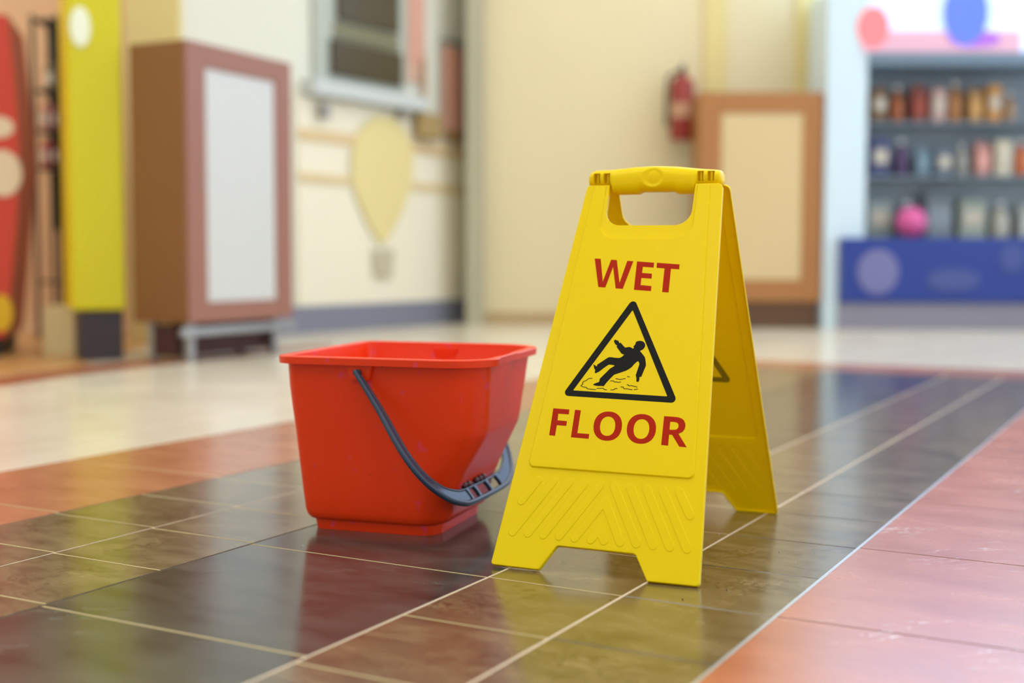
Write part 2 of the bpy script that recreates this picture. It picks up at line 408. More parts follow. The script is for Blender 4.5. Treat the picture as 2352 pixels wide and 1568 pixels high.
# print on the front panel
def printed(name, shapes, T, z, m, parent, label=None, flip=False):
    bm = bmesh.new()
    for o_, hs in shapes: flat(bm, o_, hs, lambda s, t: T(s, t, z), flip=flip)
    p = obj(name, bm, m, parent, smooth='keep')
    if label: p['label'] = label
    return p
def circ(cx, cy, rx, ry, n=40, e=2.2, sk=0.0):
    out = []
    for i in range(n):
        a = 2*math.pi*i/n; ca, sa = math.cos(a), math.sin(a)
        x = math.copysign(abs(ca)**(2/e), ca)*rx; y = math.copysign(abs(sa)**(2/e), sa)*ry
        out.append((cx+x+sk*y, cy+y))
    return out
Wl = [(-66.3, 471.6), (-56.7, 471.1), (-48.1, 434.2), (-40.2, 469.7), (-31.2, 469.2), (-21.9, 432.5), (-14.8, 468.0), (-5.3, 467.3), (-15.6, 422.6), (-26.6, 423.3), (-35.4, 457.8), (-42.8, 424.5), (-53.8, 425.2)]
El = [(0.3, 467.0), (26.7, 465.0), (27.0, 457.1), (10.4, 458.3), (10.5, 448.5), (25.8, 447.3), (26.1, 439.4), (10.6, 440.3), (10.9, 429.1), (27.5, 427.6), (27.8, 419.6), (1.6, 421.4)]
Tl = [(31.0, 464.9), (65.4, 462.4), (65.8, 454.5), (53.4, 455.3), (54.4, 417.8), (44.7, 418.3), (43.5, 455.9), (31.4, 456.8)]
Fl = [(-94.2, 234.0), (-69.5, 233.3), (-69.0, 225.9), (-85.2, 226.3), (-84.8, 216.3), (-70.3, 215.8), (-70.2, 208.6), (-84.7, 208.9), (-84.9, 192.9), (-94.0, 193.3)]
Ll = [(-60.7, 233.4), (-51.8, 233.0), (-51.9, 198.8), (-33.9, 198.5), (-33.9, 191.4), (-60.7, 192.1)]
Rl = [(71.5, 230.6), (84.1, 230.4), (91.7, 230.0), (96.8, 228.5), (100.5, 225.7), (102.8, 221.4), (103.5, 217.5), (102.8, 213.3), (100.5, 209.3), (95.1, 206.1), (109.0, 187.5), (98.3, 187.8), (86.2, 204.1), (81.9, 204.2), (82.5, 188.2), (72.5, 188.6)]
Ri = [(81.2, 222.8), (85.9, 222.9), (90.1, 222.4), (92.8, 220.5), (93.9, 217.5), (93.1, 214.1), (90.9, 212.1), (87.3, 211.4), (81.6, 211.4)]
ZP = 3.12
printed('lettering', [(Wl, []), (El, []), (Tl, [])], front_T, ZP, YRED, front, 'dark red word WET')
printed('lettering', [(Fl, []), (Ll, []), (circ(-8.4, 211.7, 21.0, 21.6, sk=-.04), [circ(-8.5, 211.5, 11.2, 14.2, sk=-.04)]),
                      (circ(41.2, 210.3, 21.1, 21.7, sk=-.04), [circ(41.3, 210.1, 11.3, 14.3, sk=-.04)]), (Rl, [Ri])], front_T, ZP, YRED, front, 'dark red word FLOOR')
TO = fillet([(3.4, 409.5), (-84.5, 253.9), (88.9, 250.4)], 6, 8); TI = fillet([(4.2, 389.3), (-68.3, 262.5), (72.4, 259.7)], 0.6, 2)
printed('warning_triangle', [(TO, [TI])], front_T, ZP, YBLACK, front, 'black outlined warning triangle')
MAN = [(-17.5, 340.2), (-17.0, 341.8), (-15.7, 342.6), (-13.8, 342.0), (-12.1, 341.0), (-11.1, 341.4), (-10.1, 340.0), (-9.3, 338.1), (-8.3, 337.4), (-7.2, 338.4), (-0.2, 331.6), (1.1, 330.8), (3.6, 331.3), (6.6, 332.0), (9.2, 331.5), (12.9, 329.5), (13.6, 330.1), (13.8, 331.7), (12.8, 333.1), (14.1, 334.3), (15.1, 335.9), (15.6, 337.4), (15.4, 338.8), (16.7, 340.5), (19.1, 341.5), (21.8, 341.9), (24.7, 341.5), (27.3, 340.2), (29.5, 337.9), (30.4, 335.1), (30.1, 332.6), (28.8, 330.0), (26.8, 328.0), (23.6, 326.3), (27.2, 322.6), (31.5, 317.9), (32.7, 315.7), (34.4, 310.1), (35.5, 304.4), (30.7, 286.9), (29.3, 287.2), (28.3, 286.5), (28.6, 283.3), (28.2, 280.5), (27.1, 279.4), (25.6, 279.3), (24.4, 280.3), (24.0, 283.8), (23.9, 286.0), (22.7, 286.0), (23.3, 287.5), (22.2, 288.8), (25.4, 305.6), (25.0, 307.5), (24.0, 309.7), (22.7, 310.6), (21.2, 309.6), (17.4, 305.4), (14.6, 301.1), (11.2, 298.3), (7.2, 295.6), (0.7, 293.0), (-9.9, 288.8), (-13.7, 284.2), (-20.0, 275.7), (-21.5, 273.1), (-23.0, 270.6), (-26.2, 271.0), (-30.0, 270.8), (-33.8, 270.9), (-37.6, 271.6), (-39.3, 272.4), (-38.0, 273.9), (-34.4, 275.5), (-31.1, 276.8), (-30.5, 279.0), (-30.4, 281.9), (-17.2, 298.0), (-10.9, 302.4), (-12.6, 303.3), (-16.5, 303.8), (-20.2, 303.8), (-27.0, 298.3), (-32.6, 293.0), (-34.0, 292.0), (-38.4, 289.7), (-39.8, 292.4), (-39.2, 294.6), (-41.5, 297.8), (-43.3, 303.5), (-40.9, 302.3), (-38.1, 300.6), (-37.3, 301.1), (-37.7, 303.0), (-23.0, 314.5), (-20.9, 315.3), (-18.1, 315.4), (-13.0, 314.8), (-7.3, 314.5), (-4.2, 315.1), (-1.4, 317.1), (0.9, 320.1), (-1.9, 320.6), (-3.6, 321.6), (-12.3, 331.6), (-11.5, 333.5), (-13.9, 334.8), (-15.8, 337.0)]
printed('falling_figure', [(MAN, [])], front_T, ZP, YBLACK, front, 'black figure slipping backwards')
WAT = [[(-42.1, 282.2), (-46.7, 281.5), (-48.5, 280.8), (-49.3, 279.2), (-51.1, 278.0), (-54.8, 276.6), (-55.7, 274.1), (-54.7, 273.1), (-57.5, 270.1), (-54.9, 268.6), (-48.6, 267.8), (-47.0, 265.8), (-34.1, 265.1)],
       [(-6.3, 283.0), (-0.2, 281.9), (7.7, 283.6)], [(-14.1, 279.1), (-9.2, 279.3), (-7.6, 277.7), (-4.4, 278.2), (-2.7, 277.3), (1.7, 278.3)], [(10.0, 286.7), (13.6, 286.5)],
       [(-32.8, 266.9), (-23.2, 267.7), (-21.6, 266.0), (-17.5, 265.4)], [(-11.6, 265.6), (-7.0, 265.9), (-5.6, 267.8), (-2.2, 268.1)],
       [(2.7, 270.9), (6.3, 270.8), (7.6, 268.3), (12.2, 268.3), (20.2, 267.3)], [(11.3, 274.2), (13.1, 274.5), (14.4, 272.8), (17.7, 273.5), (26.8, 271.6)], [(22.8, 267.5), (27.9, 268.6)]]
bm = bmesh.new()
for i, w in enumerate(WAT):
    for j in range(len(w)-1):
        zz = ZP+0.02*(j % 2)
        flat(bm, stroke([w[j], w[j+1]], 0.52, 3), [], lambda s, t: front_T(s, t, zz))
p = obj('puddle_lines', bm, YBLACK, front, smooth='keep'); p['label'] = 'thin black puddle outline'
printed('warning_triangle', [(TO, [TI])], rear_T, ZP, YBLACK, rear, 'black outlined warning triangle', flip=True)
printed('triangle_show_through', [(TO, [TI])], rear_T, 0.80, YGHOST, rear, 'triangle showing olive through the plastic')  # olive colour on the inner face stands in for light the print blocks

# carrying handle across the top
def make_handle():
    bm = bmesh.new()
    tp = [(-98.5, 548), (-97.5, 558), (-95, 563.5), (-88, 566), (-62, 566.6), (-27, 569.5), (7, 570.6), (40, 569), (74, 565), (103, 562.5), (107, 561), (109.5, 557), (111, 548)]
    def interp(tab, x):
        for i in range(len(tab)-1):
            if tab[i][0] <= x <= tab[i+1][0]:
                f = (x-tab[i][0])/(tab[i+1][0]-tab[i][0]); return tab[i][1]+(tab[i+1][1]-tab[i][1])*f
        return tab[0][1] if x < tab[0][0] else tab[-1][1]
    bt = [(-98.5, 545), (-97, 541), (-90, 540.5), (-60, 540), (-58, 528.0), (-20, 528.0), (-14, 531.2), (37, 530.6), (43, 527.2), (70, 527.0), (73, 539), (106, 538), (109.5, 540), (111, 545)]
    ry = [(-98.5, 6), (-97.3, 14), (-94, 18), (-86, 19), (-64, 19), (-56, 22.5), (68, 22.5), (76, 19), (98, 19), (106, 18), (109.5, 14), (111, 6)]
    xs = sorted(set([-98.5, -98, -97.3, -96, -94, -91]+list(np.arange(-88, 104, 2.0))+[105, 107, 109, 110.3, 111]))
    n = 72; rings = []
    for x in xs:
        z1, z0, r = interp(tp, x), interp(bt, x), interp(ry, x)
        zc, rz = (z1+z0)/2, (z1-z0)/2; ring = []
        for k in range(n):
            a = 2*math.pi*k/n; ca, sa = math.cos(a), math.sin(a); e = 2.5
            y = math.copysign(abs(ca)**(2/e), ca)*r; z = zc+math.copysign(abs(sa)**(2/e), sa)*rz
            if y < 0:
                d = ((x-6.7)/16.5)**2+((z-553)/14.5)**2
                if d < 1: y += 4.2*min(1, (1-d)*1.9)
            ring.append(bm.verts.new((x/1000, y/1000, z/1000)))
        rings.append(ring)
    for i in range(len(rings)-1):
        for k in range(n): bm.faces.new((rings[i][k], rings[i][(k+1) % n], rings[i+1][(k+1) % n], rings[i+1][k]))
    bm.faces.new(rings[0][::-1]); bm.faces.new(rings[-1])
    h = obj('handle', bm, YELLOW, sign)
    cb = bmesh.new()
    for a, b_ in ((-88.3, -77.6), (-72.1, -61.5), (74.6, 84), (89.8, 100.4)):
        bx(cb, (a/1000, -0.03, 0.5455), (b_/1000, -0.006, 0.5605))
    c = obj('cut', cb, YELLOW)
    md = h.modifiers.new('b', 'BOOLEAN'); md.operation = 'DIFFERENCE'; md.object = c; md.solver = 'EXACT'
    c.parent = sign
    bpy.context.view_layer.update()
    dg = bpy.context.evaluated_depsgraph_get()
    me = bpy.data.meshes.new_from_object(h.evaluated_get(dg)); h.modifiers.clear(); h.data = me
    bpy.data.objects.remove(c)
    shade(h, 40)
    # hinge pegs inside the slots
    for a, b_ in ((-88.3, -77.6), (-72.1, -61.5), (74.6, 84), (89.8, 100.4)):
        pb = bmesh.new(); m_ = (a+b_)/2000
        bx(pb, (m_-0.0016, -0.0125, 0.5460), (m_+0.0016, -0.0058, 0.5600), 0, 0.0006)
        obj('hinge_peg', pb, YELLOW, h)
make_handle()

# ================================================================== BUCKET
def rquad(cs, rs, na=10, ns=14):
    pts = []; k = 4; arcs = []
    for i in range(4):
        p = Vector(cs[i]); a = (Vector(cs[i-1])-p).normalized(); b = (Vector(cs[(i+1) % 4])-p).normalized()
        ang = a.angle(b); d = rs[i]/math.tan(ang/2); c = p+(a+b).normalized()*(rs[i]/math.sin(ang/2))
        p1 = p+a*d; p2 = p+b*d; a1 = math.atan2(p1.y-c.y, p1.x-c.x); a2 = math.atan2(p2.y-c.y, p2.x-c.x)
        da = (a2-a1+math.pi) % (2*math.pi)-math.pi
        arcs.append([Vector((c.x+rs[i]*math.cos(a1+da*j/na), c.y+rs[i]*math.sin(a1+da*j/na))) for j in range(na+1)])
    for i in range(4):
        pts += arcs[i]; q = arcs[(i+1) % 4][0]; p = arcs[i][-1]
        pts += [p.lerp(q, j/ns) for j in range(1, ns)]
    return pts
def make_bucket():
    prof = [  # z, FL, FR, BR, BL, radii
        (0.000, (.001, .001), (.211, .001), (.211, .218), (.001, .222), (.020, .034, .03, .02)),
        (0.013, (-.001, -.001), (.213, -.001), (.213, .220), (-.001, .224), (.020, .036, .03, .02)),
        (0.0155, (-.001, -.001), (.213, -.001), (.213, .220), (-.001, .224), (.020, .036, .03, .02)),
        (0.018, (-.006, -.008), (.220, -.008), (.219, .227), (-.006, .231), (.022, .042, .03, .02)),
        (0.023, (-.010, -.012), (.226, -.012), (.223, .230), (-.010, .236), (.022, .046, .03, .02)),
        (0.032, (-.012, -.014), (.232, -.014), (.227, .234), (-.012, .240), (.020, .048, .03, .02)),
        (0.060, (-.0145, -.0165), (.237, -.0165), (.231, .248), (-.0165, .254), (.020, .049, .04, .02)),
        (0.100, (-.018, -.019), (.256, -.019), (.244, .268), (-.022, .272), (.020, .052, .05, .02)),
        (0.155, (-.023, -.022), (.2895, -.022), (.265, .296), (-.032, .298), (.020, .055, .07, .02)),
        (0.163, (-.0237, -.0227), (.2915, -.0227), (.2665, .300), (-.034, .302), (.020, .056, .072, .02)),
        (0.175, (-.025, -.0235), (.2935, -.0235), (.2675, .305), (-.037, .306), (.020, .057, .074, .02)),
        (0.200, (-.0275, -.0255), (.2955, -.0255), (.269, .314), (-.043, .315), (.020, .058, .076, .02)),
        (0.230, (-.030, -.028), (.2975, -.028), (.271, .326), (-.050, .327), (.020, .059, .078, .02)),
        (0.268, (-.031, -.031), (.300, -.031), (.2735, .338), (-.055, .338), (.020, .060, .080, .02))]
    def ring(z, FL, FR, BR, BL, rs, spout=0.0, infl=0.0, kind='body'):
        cs = [Vector(FL), Vector(FR), Vector(BR), Vector(BL)]
        sg = [(-1, -1), (1, -1), (1, 1), (-1, 1)]
        cs = [c+Vector((s[0], s[1]))*infl for c, s in zip(cs, sg)]
        pts = rquad(cs, [max(.004, r+infl) for r in rs])
        out = []
        for p in pts:
            q = Vector((p.x, p.y, z))
            if p.x > 0.25 and 0.0 < p.y < .2 and spout:
                w = max(0.0, 1-abs((p.y-0.10)/0.055)) if kind == 'body' else (1.0 if abs(p.y-0.10) < 0.052 else max(0, 1-(abs(p.y-.10)-.052)/.008))
                q.x += spout*(min(1, w*1.6) if kind == 'body' else w)
            out.append(q)
        return out
    rings = [ring(*p_, spout=(0.006*max(0, (p_[0]-.19)/.078))) for p_ in prof]
    top = prof[-1][1:]
    rings.append(ring(0.2682, *top, spout=-0.0055, infl=0.013, kind='rim'))
    rings.append(ring(0.2785, *top, spout=-0.0055, infl=0.0135, kind='rim'))
    rings.append(ring(0.2798, *top, spout=-0.0055, infl=0.0122, kind='rim'))
    rings.append(ring(0.2800, *top, spout=-0.004, infl=0.010, kind='rim'))
    rings.append(ring(0.2800, *top, spout=0.004, infl=-0.0005, kind='body'))
    rings.append(ring(0.2785, *top, spout=0.004, infl=-0.002, kind='body'))
    for p_ in reversed(prof[4:]):
        rings.append(ring(*p_, spout=(0.006*max(0, (p_[0]-.19)/.078)), infl=-0.0028))
    z, *r_ = prof[3]; rings.append(ring(0.0205, *r_, infl=-0.006))
    bm = bmesh.new(); R = [[bm.verts.new(q) for q in r] for r in rings]; n = len(R[0])
    for i in range(len(R)-1):
        for k in range(n): bm.faces.new((R[i][k], R[i][(k+1) % n], R[i+1][(k+1) % n], R[i+1][k]))
    bm.faces.new(R[0][::-1]); bm.faces.new(R[-1])
    root = thing('mop_bucket', 'red plastic mop bucket with dark blue-grey bail handle beside the sign', 'bucket', (-1.246, 1.604, 0), 0.185)
    shade(obj('body', bm, BUCKET, root), 32)
    # mounts for the bail, front and back
    PX, PZ = 0.1002, 0.2570
    for nm, y0, y1, sg in (('handle_mount', -0.0290, -0.0375, -1), ('handle_mount', 0.336, 0.347, 1)):
        b = bmesh.new()
        a0 = [(PX-.024, .2700), (PX+.024, .2700), (PX+.016, .2440), (PX-.016, .2440)]
        v0 = [b.verts.new((x, y0 - sg*0.006, z)) for x, z in a0]; v1 = [b.verts.new((x, y1 if z > .26 else y1-sg*0.002, z)) for x, z in a0]
        b.faces.new(v0); b.faces.new(v1[::-1])
        for i in range(4): b.faces.new((v0[i], v0[(i+1) % 4], v1[(i+1) % 4], v1[i]))
        bmesh.ops.bevel(b, geom=list(b.edges), offset=.0012, segments=2, affect='EDGES')
        obj(nm, b, BUCKET, root)
        b = bmesh.new(); tube(b, [(PX, y0, PZ), (PX, y1+sg*0.0080, PZ)], [.0052, .0052], 16)
        obj('pivot_pin', b, NAVY, root)
    # bail handle: two rails joined by a web, opening into a slotted grip
    phi = math.radians(52)
    def BP(y, r, off=0.0):  # off: out of the bail plane
        return Vector((PX+r*math.cos(phi)+off*math.sin(phi), y, PZ-r*math.sin(phi)+off*math.cos(phi)))
    half = [(-.0430, -.004), (-.0440, .012), (-.0470, .040), (-.0530, .078), (-.0620, .112), (-.0690, .146), (-.0680, .175), (-.0600, .199), (-.0450, .218), (-.0250, .233), (.001, .2435), (.030, .2485)]
    sp =   [.0034, .0050, .0060, .0070, .0080, .0086, .0092, .0096, .0100, .0106, .0112, .0115]
    YC = 0.114
    full = half+[(YC, .2500)]+[(YC+(YC-y)*(1+.46*max(0, 1-max(0, r)/.25)), r) for y, r in half[::-1]]
    spf = sp+[.0115]+sp[::-1]
    # smooth it
    def cr(tab, m=5):
        o = []
        P = [tab[0]]+list(tab)+[tab[-1]]
        for i in range(1, len(P)-2):
            for j in range(m):
                t = j/m
                o.append(tuple(0.5*((2*P[i][d])+(-P[i-1][d]+P[i+1][d])*t+(2*P[i-1][d]-5*P[i][d]+4*P[i+1][d]-P[i+2][d])*t*t+(-P[i-1][d]+3*P[i][d]-3*P[i+1][d]+P[i+2][d])*t**3) for d in range(len(tab[0]))))
        o.append(tuple(tab[-1])); return o
    tab = cr([(y, r, s) for (y, r), s in zip(full, spf)])
    ctr = [Vector((a[0], a[1])) for a in tab]
    def nrm(i):
        a = ctr[max(0, i-1)]; b = ctr[min(len(ctr)-1, i+1)]; t = (b-a).normalized(); return Vector((t.y, -t.x))  # towards outside
    outer = [ctr[i]-nrm(i)*(-tab[i][2]) for i in range(len(tab))]
    inner = [ctr[i]+nrm(i)*(-tab[i][2]) for i in range(len(tab))]
    # decide which is outside (larger r at the grip)
    mid = len(tab)//2
    if outer[mid].y < inner[mid].y: outer, inner = inner, outer
    hb = bmesh.new()
    tube(hb, [BP(*p) for p in outer], [.0034+.0012*min(1, i/18, (len(tab)-1-i)/18) for i in range(len(tab))], 12)
    tube(hb, [BP(*p) for p in inner], [.0026]*len(tab), 12)
    # web
    i0 = next(i for i, p in enumerate(ctr) if p.x > 0.034 and p.y > .2); i1 = len(tab)-1-i0
    th = .0013
    for rng in (range(0, i0), range(i1, len(tab)-1)):
        prev = None
        for i in list(rng)+[rng[-1]+1]:
            q = [hb.verts.new(BP(outer[i].x, outer[i].y, th)), hb.verts.new(BP(inner[i].x, inner[i].y, th)), hb.verts.new(BP(inner[i].x, inner[i].y, -th)), hb.verts.new(BP(outer[i].x, outer[i].y, -th))]
            if prev:
                for k in range(4): hb.faces.new((prev[k], prev[(k+1) % 4], q[(k+1) % 4], q[k]))
            else: hb.faces.new(q)
            prev = q
        hb.faces.new(prev[::-1])
    bail = shade(obj('bail_handle', hb, NAVY, root), 50)
    gi = [int(i0+(i1-i0)*f) for f in (0.0, 0.33, 0.66, 1.0)]
    for i in gi:
        cb = bmesh.new()
        a, b_ = outer[i], inner[i]
        pa, pb_ = Vector((a.x, a.y)), Vector((b_.x, b_.y)); m_ = (pa+pb_)/2
        w0, w1 = .0060, .0030
        sec = []
        for f, w in ((0, w0), (.25, .0042), (.5, w1), (.75, .0042), (1, w0)):
            c = pa.lerp(pb_, f)
            sec.append([cb.verts.new(BP(c.x+dx*w, c.y, o_)) for dx, o_ in ((-1, .0030), (1, .0030), (1, -.0030), (-1, -.0030))])
        cb.faces.new(sec[0]); cb.faces.new(sec[-1][::-1])
        for s0, s1 in zip(sec, sec[1:]):
            for k in range(4): cb.faces.new((s0[k], s0[(k+1) % 4], s1[(k+1) % 4], s1[k]))
        obj('grip_rib', cb, NAVY, bail)
    for j in range(5):
        i = int(i0+(i1-i0)*(0.06+0.17*j)); p_ = inner[i]
        gb = bmesh.new(); c = BP(p_.x, p_.y-.0062, .0020)
        bmesh.ops.create_uvsphere(gb, u_segments=18, v_segments=12, radius=.0062, matrix=Matrix.Translation(c) @ Matrix.Diagonal((0.8, 1.15, 0.85, 1)))
        f_ = obj('finger_bump', gb, PLUM, bail); shade(f_, 60)
make_bucket()

# grit on the floor round the sign
gb = bmesh.new()
rr = random.Random(2)
for x, y, r in ((1568, 1377, .0011), (1669, 1355, .0010), (1402, 1378, .0008), (1789, 1268, .0007), (1761, 1343, .0005)):
    p = onfloor(x, y)
    bmesh.ops.create_icosphere(gb, subdivisions=1, radius=r, matrix=Matrix.Translation((p[0], p[1], r*.8)))
tag(obj('grit', gb, mat('black_grit', (30, 26, 24), rough=0.8)), 'few black specks of grit scattered on tiles in front of the sign', 'grit', kind='stuff')
gb = bmesh.new()
for x, y, r in ((1860, 1261, .0006), (1828, 1291, .0006), (1652, 1226, .0007), (1868, 1180, .0005), (696, 1253, .0006)):
    p = onfloor(x, y)
    bmesh.ops.create_icosphere(gb, subdivisions=1, radius=r, matrix=Matrix.Translation((p[0], p[1], r*.8)))
tag(obj('crumbs', gb, mat('white_crumb', (235, 230, 225), rough=0.8)), 'tiny white crumbs scattered on tiles right of the sign', 'crumbs', kind='stuff')

# ================================================================== HALL SHELL
CREAM = mat('cream_wall', (226, 212, 170), rough=0.7, noise=0.02, nscale=2)
CREAM2 = mat('pale_wall', (222, 222, 206), rough=0.7, noise=0.02, nscale=2)
YCREAM = mat('yellow_cream_wall', (224, 206, 140), rough=0.7)
PALE = mat('pale_cream_board', (240, 232, 208), rough=0.6)
PEACH = mat('peach_wall', (232, 190, 150), rough=0.7)
SKIRT = mat('blue_grey_skirting', (128, 130, 146), rough=0.4)
SKIRTB = mat('tan_skirting', (186, 158, 112), rough=0.5)
OLIVE = mat('olive_grey_shade_paint', (176, 172, 144), rough=0.6)
CEIL = mat('white_ceiling', (238, 236, 228), rough=0.8)
def slab(name, X0, D0, X1, D1, z0, z1, m, t=0.12, kind=True, parent=None, back=True):
    """upright slab whose front face runs from (X0,D0) to (X1,D1), thickness away from the camera"""
    a = hall(X0, D0, 0); b = hall(X1, D1, 0); d = (b-a)/np.linalg.norm(b-a); n = np.array([-d[1], d[0], 0])
    if n @ FW < 0: n = -n
    bm = bmesh.new(); P = [a, b, b+n*t, a+n*t]
    v = [bm.verts.new((p[0], p[1], z)) for z in (z0, z1) for p in P]
    for q in ((0, 1, 2, 3), (4, 7, 6, 5), (0, 4, 5, 1), (1, 5, 6, 2), (2, 6, 7, 3), (3, 7, 4, 0)): bm.faces.new([v[i] for i in q])
    o = obj(name, bm, m, parent)
    if kind: o['kind'] = 'structure'
    return o
def pxX(x, D): return XD(x, 600, D)[0]
def pyZ(y, D): return XD(1176, y, D)[1]
ZC = 3.9
DB = 8.6
slab('wall_back', pxX(1092, DB), DB, 6.0, DB, 0, ZC, CREAM)
slab('baseboard_back', pxX(1120, DB)-.02, DB-.015, 6.0, DB-.015, 0, 0.075, SKIRTB, t=.014)
# slanting wall of the kiosk on the left, from (690) to (1085)
LA = (pxX(410, 6.64), 6.64); LB = (pxX(1084, 8.9), 8.9)
slab('wall_left', LA[0], LA[1], LB[0], LB[1], 0, ZC, CREAM2)
slab('trim_1', pxX(1070, 8.45), 8.45, pxX(1112, 8.45), 8.45, 0, ZC, OLIVE, t=.9)  # corner post toned olive for its edge lying in shadow
slab('wall_far', pxX(-500, 7.6), 7.6, LA[0]+.3, 7.6, 0, ZC, PEACH)
slab('trim_2', pxX(1612, DB), DB-.03, pxX(1660, DB), DB-.03, 0, ZC, YCREAM, t=.03)
slab('trim_3', pxX(1820, DB), DB-.03, pxX(1880, DB), DB-.03, 0, ZC, YCREAM, t=.03)
slab('wall_west', -5.2, 7.6, -5.3, -2.0, 0, ZC, CREAM2)
# unseen glowing glazing added on the right-hand side as bluish key light
slab('wall_right', 4.6, -2.4, 4.6, 9.8, 0, .30, CREAM2, t=.12)
slab('trim_6', 4.6, -2.4, 4.6, 9.8, 3.5, ZC, CREAM2, t=.12)
KEYGLOW = mat('added_key_glazing', (216, 232, 255), rough=.2, emit=1.3)
for i in range(6):
    d0 = -2.3+2.0*i
    slab('window_%d' % (i+1), 4.62, d0, 4.62, d0+1.9, .30, 3.5, KEYGLOW, t=.03)  # emissive pane added out of view to light from the right
    slab('trim_%d' % (7+i), 4.6, d0+1.9, 4.6, d0+2.0, .30, 3.5, OLIVE, t=.1)
# ceiling with lights
bm = bmesh.new(); P = [hall(-5.3, -2.5, 0), hall(6, -2.5, 0), hall(6, 9.6, 0), hall(-5.3, 9.6, 0)]
v = [bm.verts.new((p[0], p[1], z)) for z in (ZC, ZC+.1) for p in P]
for q in ((0, 1, 2, 3), (4, 7, 6, 5), (0, 4, 5, 1), (1, 5, 6, 2), (2, 6, 7, 3), (3, 7, 4, 0)): bm.faces.new([v[i] for i in q])
obj('ceiling', bm, CEIL)['kind'] = 'structure'
LAMP = mat('lamp_diffuser', (255, 252, 246), emit=PANEL_STRENGTH)
METAL = mat('white_metal', (235, 235, 232), rough=0.4)
STEEL = mat('brushed_steel', (168, 168, 166), rough=0.3, metal=0.7)
yawz = math.atan2(RT[1], RT[0])
first = None
rowname = ['over the near floor', 'over the sign', 'over the middle floor', 'over the far floor', 'by the back wall']
colname = ['far left', 'left', 'right', 'far right']
for r in range(5):
    for c in range(4):
        X, D = -3.9+2.4*c, -0.6+2.0*r
        if first is None:
            t = thing('ceiling_light', '', 'ceiling light'); first = t
            box('frame', (-.62, -.32, -.05), (.62, .32, 0), METAL, t)
            box('diffuser', (-.58, -.28, -.056), (.58, .28, -.051), LAMP, t, 0)
        else:
            t = first.copy(); C.objects.link(t)
            for ch in first.children:
                k = ch.copy(); C.objects.link(k); k.parent = t
        p = hall(X, D, ZC); t.location = tuple(p); t.rotation_euler = (0, 0, yawz)
        tag(t, 'square white ceiling light panel %s, %s of its row' % (rowname[r], colname[c]), 'ceiling light', 'ceiling light panels')

# ---------------- kiosk front on the slanting wall
a = hall(LA[0], LA[1], 0); b = hall(LB[0], LB[1], 0); dW = (b-a)/np.linalg.norm(b-a); nW = np.array([-dW[1], dW[0], 0])
if nW @ FW < 0: nW = -nW
def onW(x, y):  # wall coordinates (s, z) of a picture point
    p = onplane(x, y, a, nW); return float((p-a) @ dW), float(p[2])
angW = math.atan2(dW[1], dW[0])
def wallthing(name, label, cat): return thing(name, label, cat, (a[0], a[1], 0), angW)
sgn = 1 if (np.array([-dW[1], dW[0], 0]) @ nW) > 0 else -1
def wbox(name, x0, y0, x1, y1, proj, m, parent, depth=None, base=0.0, bevel=.004, z=None):
    s0, zt = onW(x0, y0); s1, _ = onW(x1, y0); _, zb = onW((x0+x1)/2, y1); _, zt = onW((x0+x1)/2, y0)
    if z: zb, zt = z
    y_f = -sgn*(proj+base); y_b = -sgn*base
    return box(name, (min(s0, s1), min(y_f, y_b), zb), (max(s0, s1), max(y_f, y_b), zt), m, parent, bevel)
DARKW = mat('dark_shutter', (70, 58, 34), rough=0.3); WFRAME = mat('grey_frame', (178, 184, 172), rough=0.4)
GLASS = mat('dim_interior', (120, 118, 92), rough=0.2)
PINK = mat('pink_board', (206, 168, 146), rough=0.6)
win = wallthing('kiosk_window', 'serving window with dark shutters and pale grey frame above the shelf', 'window')
wbox('frame', 712, -60, 925, 205, .03, WFRAME, win)
wbox('shutter', 762, -55, 900, 62, .03, DARKW, win, base=.031)
wbox('shutter', 748, 108, 908, 186, .03, DARKW, win, base=.031)
wbox('pane', 756, 66, 905, 104, .01, GLASS, win, base=.031)
sh = wallthing('serving_shelf', 'long pale blue-grey serving shelf under the dark kiosk window', 'shelf')
wbox('board', 690, 205, 948, 238, .12, mat('pale_blue_laminate', (200, 206, 204), rough=0.4), sh)
wbox('bracket', 720, 240, 732, 275, .06, STEEL, sh, base=.034); wbox('bracket', 900, 240, 912, 275, .06, STEEL, sh, base=.034)
pn = wallthing('pink_poster', 'tall pink poster on a board right of the kiosk window', 'poster')
wbox('board', 930, -60, 972, 190, .02, PINK, pn); wbox('picture', 936, -50, 966, 150, .004, mat('salmon_print', (214, 160, 140), rough=.5), pn, base=.021)
cl = wallthing('hanging_banner', 'salmon and brown cloth banner hanging by the olive corner post', 'banner')
wbox('cloth', 1008, 110, 1052, 300, .02, mat('salmon_cloth', (208, 156, 134), rough=.8), cl, base=.034)
wbox('rod', 1002, 96, 1062, 106, .03, STEEL, cl, base=.034)
wbox('fringe', 1010, 300, 1050, 326, .02, mat('brown_fringe', (160, 128, 84), rough=.9), cl, base=.034)
bg_ = wallthing('shoulder_bag', 'brown bag hanging on the kiosk wall beside the yellow mural', 'bag')
wbox('pouch', 938, 262, 988, 322, .07, mat('brown_leather', (164, 138, 88), rough=.6), bg_, bevel=.02, base=.034)
wbox('strap', 960, 130, 968, 264, .01, mat('tan_strap', (186, 150, 110), rough=.6), bg_, base=.034)
